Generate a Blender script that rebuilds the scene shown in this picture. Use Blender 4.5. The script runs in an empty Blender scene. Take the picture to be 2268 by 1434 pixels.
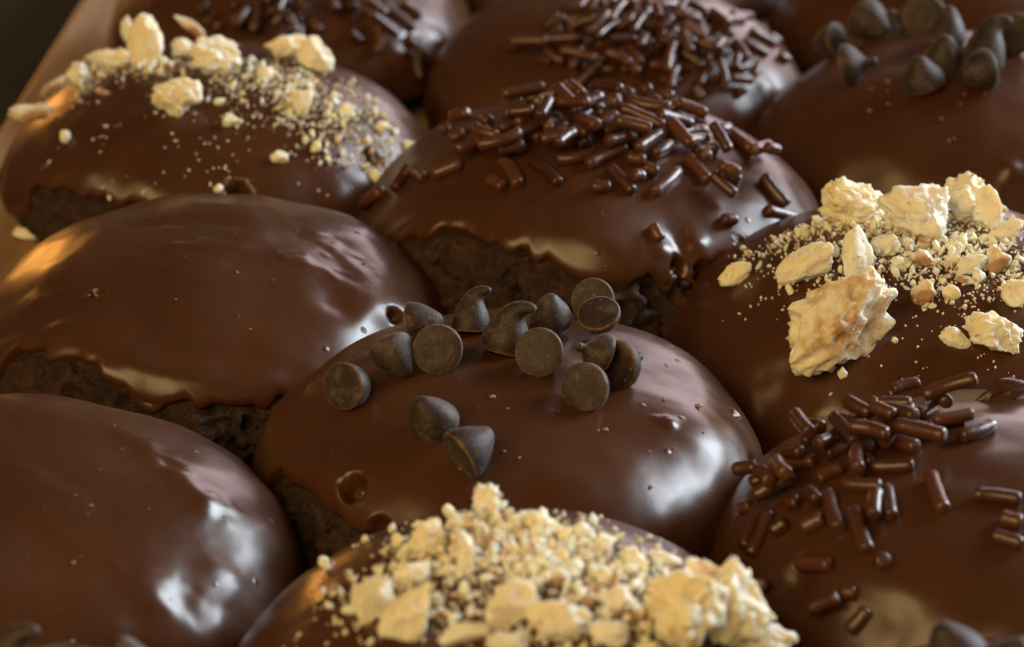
import bpy, bmesh, math, random
import numpy as np
from mathutils import Matrix, Vector

S = 0.001                                   # the numbers below are millimetres
scene = bpy.context.scene
col = scene.collection

# ---------------------------------------------------------------- camera
CAM_LOC = (0.22, -329.5, 175.07)
CAM_LENS = 107.667
CAM_PITCH = 24.000

cam_data = bpy.data.cameras.new('camera')
cam = bpy.data.objects.new('camera', cam_data); col.objects.link(cam)
cam.location = [v * S for v in CAM_LOC]
cam.rotation_euler = (math.radians(90 - CAM_PITCH), 0, 0)
cam_data.sensor_width = 36; cam_data.lens = CAM_LENS
cam_data.clip_start = 0.01; cam_data.clip_end = 50
cam_data.dof.use_dof = True; cam_data.dof.focus_distance = 0.372; cam_data.dof.aperture_fstop = 30
scene.camera = cam

# ---------------------------------------------------------------- room light
world = bpy.data.worlds.new('World'); scene.world = world; world.use_nodes = True
bg = world.node_tree.nodes['Background']
bg.inputs[0].default_value = (1.0, 0.72, 0.50, 1); bg.inputs[1].default_value = 0.05

def area(name, direction, dist, w, h, radiance, colour, target=(0, 0.03, 0.01)):
    d = Vector(direction).normalized()
    L = bpy.data.lights.new(name, 'AREA'); L.shape = 'RECTANGLE'; L.size = w; L.size_y = h
    L.energy = radiance * math.pi * w * h; L.color = colour
    o = bpy.data.objects.new(name, L); col.objects.link(o)
    o.location = Vector(target) + d * dist
    o.rotation_euler = (-d).to_track_quat('-Z', 'Y').to_euler()
    return o
area('window_light', (.83, .38, .40), 1.1, .42, .58, 22.0, (.80, .91, 1.0))
area('pale_wall_light', (.52, .82, .26), 1.6, 1.3, .70, 2.6, (1.0, .80, .85))
area('ceiling_lamp', (-.42, -.72, .55), 1.1, 1.0, .56, 4.9, (1.0, .68, .28))
area('table_lamp', (-.44, .89, .07), 1.0, .11, .10, 13.0, (1.0, .40, .07))

scene.render.engine = 'CYCLES'
scene.view_settings.view_transform = 'Standard'; scene.view_settings.look = 'None'
scene.view_settings.exposure = 0.15; scene.view_settings.gamma = 1.0
scene.render.resolution_x = 1024; scene.render.resolution_y = 647

# ---- shape functions (numpy, millimetres) ----
def hash3(i, j, k, seed):
    h = (i.astype(np.int64) * 374761393 + j.astype(np.int64) * 668265263 + k.astype(np.int64) * 2147483647 + int(seed) * 974634777) & 0xffffffff
    h = ((h ^ (h >> 13)) * 1274126177) & 0xffffffff
    h = ((h ^ (h >> 16)) * 2246822519) & 0xffffffff
    return ((h ^ (h >> 15)) & 0xffffff) / float(0xffffff) * 2 - 1

def noise3(p, seed=0):
    p = np.asarray(p, float)
    f = np.floor(p); u = p - f; f = f.astype(np.int64)
    u = u * u * u * (u * (u * 6 - 15) + 10)
    out = 0
    for dx in (0, 1):
        for dy in (0, 1):
            for dz in (0, 1):
                w = (u[..., 0] if dx else 1 - u[..., 0]) * (u[..., 1] if dy else 1 - u[..., 1]) * (u[..., 2] if dz else 1 - u[..., 2])
                out = out + w * hash3(f[..., 0] + dx, f[..., 1] + dy, f[..., 2] + dz, seed)
    return out

def fbm(p, seed=0, octaves=3):
    out = 0; a = 1.0
    p = np.asarray(p, float)
    for o in range(octaves):
        out = out + a * noise3(p * 2 ** o + o * 17.3, seed + o); a *= 0.5
    return out

def unit(v):
    v = np.asarray(v, float)
    return v / np.maximum(np.linalg.norm(v, axis=-1, keepdims=True), 1e-9)

def dome_raw(c, th, a):
    """point (cookie-local mm) and outward normal of a cookie's mound; a is the angle from its top"""
    R, H, zc, n = c['R'], c['H'], c['zc'], c['n']
    k = 2.0 / n; half = math.pi / 2
    up = a <= half
    s = np.abs(np.sin(np.minimum(a, half))) ** k
    q = np.abs(np.cos(np.minimum(a, half))) ** k
    u = np.clip((a - half) / (math.pi / 3), 0, 1.2)
    ph = c['seed'] * 1.7
    wob = 1 + 0.022 * np.sin(2 * th + ph) + 0.015 * np.sin(3 * th + 2.1 * ph) + 0.008 * np.sin(5 * th + 3.3 * ph)
    rr = np.where(up, s, 1 - 0.22 * u * u) * R * wob
    z = np.where(up, zc + H * q, zc * (1 - u))
    P = np.stack([rr * np.cos(th), rr * np.sin(th), z], -1)
    nr = np.where(up, s ** (n - 1) / R, 1.0)
    nz = np.where(up, q ** (n - 1) / H, -0.45 * u)
    N = unit(np.stack([nr * np.cos(th), nr * np.sin(th), nz], -1))
    return P, N

def dome(c, th, a):
    P, N = dome_raw(c, th, a)
    d = 0.62 * c['wave'] * noise3(P / 13.0, c['seed']) + 0.24 * c['wave'] * noise3(P / 6.0, c['seed'] + 9) + 0.05 * noise3(P / 2.6, c['seed'] + 12)
    low = np.clip((a - 1.0) / 0.5, 0, 1)                     # drips and folds get livelier down the sides
    d = d + 0.36 * c['wave'] * low * noise3(np.stack([th * 7, a * 1.6, th * 0], -1), c['seed'] + 21)
    d = d * np.clip(a / 0.25, 0, 1)
    for (dt, da, r, depth) in c['dents']:
        Q, _ = dome_raw(c, np.array(dt), np.array(da))
        d2 = ((P - Q) ** 2).sum(-1) / (r * r) * (1 + .6 * noise3(P / (r * .9), c['seed'] + 77))
        d = d - depth * (np.exp(-np.abs(d2) ** 2.6) if depth > 1.6 and r < 4 else np.exp(-np.abs(d2)))
        if .7 < depth < 1.6: d = d + 0.10 * min(depth, 1.2) * np.exp(-(np.sqrt(np.abs(d2)) - 1.6) ** 2 * 3)
    return P + N * d[..., None], N

def edge_angle(c, th):
    base = math.radians(103) + math.radians(7) * noise3(np.stack([th * 0 + c['seed'], np.cos(th) * 2.2, np.sin(th) * 2.2], -1), 5) \
        + math.radians(3.5) * noise3(np.stack([th * 0 + c['seed'], np.cos(th) * 8, np.sin(th) * 8], -1), 6)
    if c['edge']:
        e = sorted(c['edge']); t = np.array([x[0] for x in e]); v = np.array([x[1] for x in e])
        tt = np.mod(th - t[0], 2 * math.pi) + t[0]
        span = 0.22
        f = np.interp(tt, t, v)
        w = np.where(tt <= t[-1], 1.0, np.maximum(np.clip(1 - (tt - t[-1]) / span, 0, 1), np.clip(1 - (t[0] + 2 * math.pi - tt) / span, 0, 1)))
        f = np.where((tt > t[-1]) & (t[0] + 2 * math.pi - tt < span), v[0], f)
        base = base * (1 - w) + f * w
        base = base + w * math.radians(3.0) * noise3(np.stack([th * 0 + c['seed'], np.cos(th) * 15, np.sin(th) * 15], -1), 7)
    return base

GLAZE = 1.3
def chip_mesh(kind, nseg=28):
    """chocolate drop: flat round base at z=0, axis +z, base radius 1"""
    prof = {0: [(0, 0), (.55, .0), (.9, .0), (.985, .035), (1.0, .14), (1.0, .4), (.96, .72), (.87, 1.04), (.75, 1.34), (.62, 1.62), (.5, 1.88), (.4, 2.12), (.32, 2.34), (.26, 2.54), (.22, 2.7), (.16, 2.82), (0, 2.87)],
            1: [(0, 0), (.55, .0), (.9, .0), (.985, .035), (1.0, .12), (.97, .35), (.88, .62), (.76, .88), (.62, 1.1), (.48, 1.3), (.36, 1.45), (.26, 1.55), (.16, 1.61), (0, 1.64)],
            2: [(0, 0), (.55, .0), (.9, .0), (.985, .035), (1.0, .12), (1.0, .4), (.94, .68), (.8, .92), (.6, 1.08), (.38, 1.17), (.24, 1.24), (.16, 1.36), (.13, 1.48), (.1, 1.56), (0, 1.6)],
            3: [(0, 0), (.55, .0), (.9, .0), (.985, .035), (1.0, .1), (.98, .3), (.86, .5), (.66, .7), (.44, .86), (.28, 1.0), (.2, 1.16), (.21, 1.3), (.2, 1.42), (.13, 1.5), (0, 1.53)]}[kind]
    V = [(0, 0, 0)]; F = []
    rings = prof[1:-1]
    for (r, z) in rings:
        for i in range(nseg):
            t = 2 * math.pi * i / nseg
            V.append((r * math.cos(t), r * math.sin(t), z))
    V.append((0, 0, prof[-1][1])); top = len(V) - 1
    for i in range(nseg):
        F.append((0, 1 + (i + 1) % nseg, 1 + i))
        for j in range(len(rings) - 1):
            a = 1 + j * nseg + i; b = 1 + j * nseg + (i + 1) % nseg
            F.append((a, b, b + nseg, a + nseg))
        a = 1 + (len(rings) - 1) * nseg
        F.append((a + i, a + (i + 1) % nseg, top))
    V = np.array(V, float)
    h = prof[-1][1]; t = V[:, 2] / h
    bend = {0: 0, 1: .12, 2: .35, 3: .15}[kind]
    V[:, 0] += bend * np.clip(t - .3, 0, 1) ** 2 * 2.0
    if kind == 0:                                            # the tip curls over along an arc
        z0 = .95; k_ = 1.15; s_ = np.maximum(V[:, 2] - z0, 0)
        ang = .5 * k_ * s_ ** 2 / 1.0; ang = np.minimum(ang, 2.1)
        cx = np.array([np.trapz(np.sin(np.minimum(.5 * k_ * np.linspace(0, q, 24) ** 2, 2.1)), np.linspace(0, q, 24)) for q in s_])
        cz = np.array([np.trapz(np.cos(np.minimum(.5 * k_ * np.linspace(0, q, 24) ** 2, 2.1)), np.linspace(0, q, 24)) for q in s_])
        x, y = V[:, 0].copy(), V[:, 1].copy()
        V = np.stack([x * np.cos(ang) + cx, y, np.where(s_ > 0, z0 + cz - x * np.sin(ang), V[:, 2])], -1)
    V += 0.035 * np.stack([noise3(V * 1.6 + 3, kind), noise3(V * 1.6 + 7, kind + 5), 0 * t], -1) * np.clip(V[:, 2:3] * 4, 0, 1)
    V[:, 2] += .02 * noise3(V * 2.2, 31 + kind) * (V[:, 2] < .03)
    return V, F

def frame_from(axis, roll):
    z = unit(axis); h = np.array([0, 0, 1.0]) if abs(z[2]) < .9 else np.array([1.0, 0, 0])
    x = unit(np.cross(h, z)); y = np.cross(z, x)
    c, s = math.cos(roll), math.sin(roll)
    return np.stack([c * x + s * y, -s * x + c * y, z], 1)     # columns

COOKIES = {
    'A': {'pos': (-55.9, -22.5), 'R': 30.91, 'H': 16.07, 'zc': 5.5, 'n': 2.25, 'seed': 2, 'wave': 1.25, 'dents': [(0.0, 0.54, 1.2, 0.5), (-0.182, 0.776, 2, -0.4), (-0.873, 0.979, 2.5, -0.7), (-0.747, 1.074, 1.6, 0.3), (-0.538, 1.088, 3, -0.5), (0.489, 0.407, 1.8, -0.22), (0.335, 0.426, 1.8, -0.22), (0.216, 0.459, 1.8, -0.22), (0.105, 0.497, 1.8, -0.22), (-0.035, 0.545, 1.8, -0.22), (-0.119, 0.601, 1.8, -0.22), (-0.175, 0.658, 1.8, -0.22), (-0.223, 0.71, 1.8, -0.22), (-0.265, 0.767, 1.8, -0.22), (-1.312, 0.086, 2.0, -0.14), (-1.131, 0.138, 2.0, -0.14), (-1.033, 0.19, 2.0, -0.14), (-0.97, 0.242, 2.0, -0.14), (-0.929, 0.294, 2.0, -0.14), (-0.894, 0.346, 2.0, -0.14), (-0.873, 0.407, 2.0, -0.14), (-0.859, 0.469, 2.0, -0.14)], 'edge': []},
    'B': {'pos': (0.5, -56.3), 'R': 30.15, 'H': 21.4, 'zc': 5.5, 'n': 1.88, 'seed': 5, 'wave': 1.0, 'dents': [(-3.093, 0.653, 2.0, -0.3)], 'edge': []},
    'C': {'pos': (54.4, -22.5), 'R': 30.4, 'H': 17.33, 'zc': 5.5, 'n': 2.25, 'seed': 8, 'wave': 1.1, 'dents': [(-2.087, 1.097, 2.6, 0.65), (-2.311, 0.889, 4, -0.5), (-2.527, 1.074, 2.2, 1.1)], 'edge': []},
    'D': {'pos': (-40.3, 42.8), 'R': 30.63, 'H': 16.08, 'zc': 5.5, 'n': 2.25, 'seed': 11, 'wave': 1.2, 'dents': [(-0.552, 1.301, 6.5, 2.4), (-2.283, 0.592, 0.75, 1.3), (-0.356, 1.045, 1.0, 1.8), (-1.236, 0.923, 5, 0.35), (-0.063, 0.587, 5, 0.5), (-2.604, 0.856, 3, -0.5), (-2.115, 0.176, 1.5, -0.13), (-1.857, 0.162, 1.5, -0.13), (-1.578, 0.157, 1.5, -0.13), (-1.292, 0.166, 1.5, -0.13), (-1.033, 0.185, 1.5, -0.13), (-0.859, 0.223, 1.5, -0.13), (-0.712, 0.261, 1.5, -0.13), (-0.607, 0.308, 1.5, -0.13), (-0.531, 0.36, 1.5, -0.13), (-0.496, 0.417, 1.5, -0.13), (-0.475, 0.478, 1.5, -0.13), (-0.447, 0.54, 1.5, -0.13), (-0.412, 0.601, 1.5, -0.13), (-0.426, 0.672, 1.5, -0.13), (-0.447, 0.748, 1.5, -0.13), (2.925, 0.266, 1.3, 0.12), (2.862, 0.214, 1.3, 0.12), (2.772, 0.162, 1.3, 0.12), (2.611, 0.115, 1.3, 0.12), (2.241, 0.081, 1.3, 0.12), (1.724, 0.053, 1.3, 0.12), (0.991, 0.058, 1.3, 0.12), (0.475, 0.081, 1.3, 0.12), (0.279, 0.124, 1.3, 0.12), (0.147, 0.441, 1.6, -0.22), (0.021, 0.507, 1.6, -0.22), (-0.063, 0.587, 1.6, -0.22), (-0.14, 0.644, 1.6, -0.22), (-0.209, 0.71, 1.6, -0.22)], 'edge': [(-2.443, 1.093), (-2.129, 1.008), (-1.955, 1.064), (-1.829, 1.107), (-1.773, 1.23), (-1.717, 1.291), (-1.648, 1.272), (-1.473, 1.253), (-1.264, 1.305), (-1.082, 1.315)]},
    'E': {'pos': (0.3, 1.0), 'R': 30.29, 'H': 16.05, 'zc': 5.5, 'n': 2.65, 'seed': 14, 'wave': 1.0, 'dents': [(-2.297, 0.993, 1.35, 3.0), (-0.538, 0.658, 1.0, -0.45), (0.021, 1.031, 0.7, 0.8), (-0.405, 0.847, 4, -0.5), (-2.115, 1.164, 1.2, 2.0), (-0.209, 1.268, 1.2, 0.9)], 'edge': [(-2.779, 1.197), (-2.611, 1.173), (-2.457, 1.187), (-2.36, 1.216), (-2.213, 1.225), (-2.059, 1.201)]},
    'F': {'pos': (54.7, 37.0), 'R': 33.34, 'H': 18.67, 'zc': 5.5, 'n': 1.9, 'seed': 17, 'wave': 1.1, 'dents': [(-2.304, 1.182, 3.5, 0.8), (-2.122, 1.178, 3, -0.5)], 'edge': []},
    'G': {'pos': (-44.5, 102.6), 'R': 30.9, 'H': 17.92, 'zc': 5.5, 'n': 2.15, 'seed': 20, 'wave': 1.0, 'dents': [(-1.354, 1.116, 1.6, 3.2), (-0.538, 1.036, 1.4, 3.0), (-2.185, 1.027, 3, -0.6), (-0.956, 1.074, 4, 0.5)], 'edge': [(-2.688, 1.584), (-2.569, 1.452), (-2.541, 1.253), (-2.36, 1.149), (-2.185, 1.197), (-2.136, 1.14), (-1.885, 1.178), (-1.606, 1.201)]},
    'H': {'pos': (11.0, 71.1), 'R': 31.93, 'H': 21.07, 'zc': 5.5, 'n': 2.2, 'seed': 23, 'wave': 1.25, 'dents': [(-1.159, 1.069, 1.1, 2.4), (-1.033, 1.135, 1.1, 2.4), (-0.768, 1.093, 1.1, 3.4), (-1.319, 1.182, 1.2, 2.2), (-0.935, 1.14, 1.0, 1.6), (-1.229, 0.984, 1.6, -0.6), (-1.04, 0.979, 1.3, -0.5), (-2.374, 0.998, 3, -0.4), (-1.983, 0.951, 2.5, -0.4)], 'edge': [(-2.674, 1.187), (-2.534, 1.079), (-2.332, 0.946), (-2.22, 0.908), (-2.066, 0.956), (-1.871, 0.984), (-1.794, 0.975), (-1.696, 1.05), (-1.564, 1.102), (-1.382, 1.154), (-1.312, 1.112), (-1.229, 1.182), (-1.145, 1.107), (-1.082, 1.187), (-0.929, 1.126), (-0.81, 1.182)]},
    'I': {'pos': (68.7, 107.7), 'R': 31.07, 'H': 18.02, 'zc': 5.5, 'n': 2.25, 'seed': 26, 'wave': 1.0, 'dents': [(-2.22, 1.149, 3, 0.5), (-1.78, 0.795, 0.5, 0.6), (-1.473, 1.003, 1.5, -0.8)], 'edge': []},
    'J': {'pos': (-37.2, 169.7), 'R': 30.81, 'H': 17.87, 'zc': 5.5, 'n': 2.2, 'seed': 29, 'wave': 1.0, 'dents': [(-0.956, 1.268, 2, -0.6), (-0.81, 1.277, 1.5, 0.8), (-0.586, 1.277, 2, -0.6)], 'edge': []},
    'K': {'pos': (16.8, 135.9), 'R': 30.01, 'H': 18.01, 'zc': 5.5, 'n': 2.2, 'seed': 32, 'wave': 1.1, 'dents': [(-0.614, 1.074, 2.0, -0.3)], 'edge': []},
    'L': {'pos': (78.3, 171.4), 'R': 31.83, 'H': 17.82, 'zc': 5.5, 'n': 2.2, 'seed': 35, 'wave': 1.0, 'dents': [], 'edge': []},
    'M': {'pos': (15.8, 199.7), 'R': 31.36, 'H': 17.56, 'zc': 5.5, 'n': 2.2, 'seed': 38, 'wave': 1.0, 'dents': [], 'edge': []},
    'N': {'pos': (-44.1, -77.5), 'R': 30.44, 'H': 14.0, 'zc': 5.5, 'n': 2.2, 'seed': 41, 'wave': 1.0, 'dents': [], 'edge': []},
    'O': {'pos': (52.8, -78.3), 'R': 30.36, 'H': 15.79, 'zc': 5.5, 'n': 2.2, 'seed': 44, 'wave': 1.0, 'dents': [], 'edge': []},
}
# chocolate chips: cookie, shape, base centre (mm from the cookie), axis, roll, base radius
CHIPS = [
    ('E', 0, (-5.12, 10.6, 22.03), (0.05, 0.41, 0.91), 1.296, 2.45),
    ('E', 0, (-1.02, 3.73, 22.85), (0.2, 0.16, 0.97), 1.296, 2.9),
    ('E', 1, (4.72, 11.15, 22.9), (-0.11, -0.12, 0.99), 1, 2.8),
    ('E', 2, (9.94, 18.38, 22.88), (0.1, 0.89, -0.45), 0, 2.8),
    ('E', 3, (10.37, 9.83, 25.03), (0.25, 0.43, -0.87), 0, 2.7),
    ('E', 1, (3.09, -2.79, 25.48), (0.12, 0.89, -0.45), 0, 3.0),
    ('E', 3, (10.82, -1.96, 24.56), (-0.85, -0.21, 0.49), 0, 2.7),
    ('E', 3, (12.45, -3.12, 24.06), (0.72, 0.69, -0.09), 0, 2.9),
    ('E', 3, (8.14, -9.88, 24.31), (0.46, 0.81, -0.36), 0, 3.1),
    ('E', 1, (-8.85, -2.09, 25.51), (0.0, 0.91, -0.42), 0, 3.05),
    ('E', 1, (-12.49, 8.6, 23.97), (0.96, -0.19, 0.2), 0, 2.7),
    ('E', 1, (-14.7, -0.86, 25.44), (0.46, -0.73, -0.51), 0, 2.75),
    ('E', 1, (-19.87, -7.2, 23.11), (0.64, 0.7, -0.31), 0, 3.0),
    ('E', 1, (-8.79, -14.92, 21.69), (-0.42, -0.38, 0.83), 2.2, 3.05),
    ('E', 1, (-6.03, -23.05, 21.84), (0.79, 0.51, 0.35), 1, 3.1),
    ('I', 1, (-18.03, 14.01, 22.41), (-0.76, 0.53, -0.37), 0, 2.8),
    ('I', 1, (-14.09, 16.87, 24.92), (0.61, -0.76, -0.21), 0, 3.4),
    ('I', 1, (-4.73, 14.89, 25.89), (0.1, 0.94, -0.31), 0, 3.3),
    ('I', 1, (-2.88, 3.6, 25.35), (0.1, 0.31, 0.95), 0, 3.3),
    ('I', 1, (-4.34, -5.53, 24.72), (-0.05, -0.11, 0.99), 1, 3.2),
    ('I', 0, (1.19, -7.04, 25.4), (0.2, 0.4, 0.9), 3.29, 3.1),
    ('I', 1, (6.9, 0.16, 27.92), (0.1, 0.94, -0.31), 0, 3.4),
    ('I', 1, (-7.77, -11.06, 23.53), (-0.32, 0.01, 0.95), 1, 3.3),
    ('I', 1, (1.33, -12.03, 26.59), (-0.93, -0.37, -0.02), 0, 3.2),
    ('I', 3, (-19.05, -3.82, 24.17), (0.93, -0.27, 0.24), 0, 3.3),
    ('I', 1, (-10.33, 15.68, 22.23), (0.21, 0.19, 0.96), 0, 3.0),
    ('N', 0, (-4.97, 5.87, 20.54), (0.1, 0.31, 0.94), 1.296, 2.9),
    ('N', 1, (7.15, 8.68, 20.59), (-0.21, 0.09, 0.97), 0, 2.9),
    ('N', 1, (-0.6, 7.23, 22.14), (0.81, -0.13, 0.57), 0, 2.9),
    ('N', 1, (-8.83, 9.23, 21.41), (0.22, -0.62, 0.75), 0, 2.9),
    ('O', 1, (-9.06, 6.54, 24.29), (-0.47, 0.26, 0.85), 0, 3.2),
    ('O', 1, (-5.87, 5.56, 23.22), (0.49, -0.15, 0.86), 0, 3.0),
]
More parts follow.
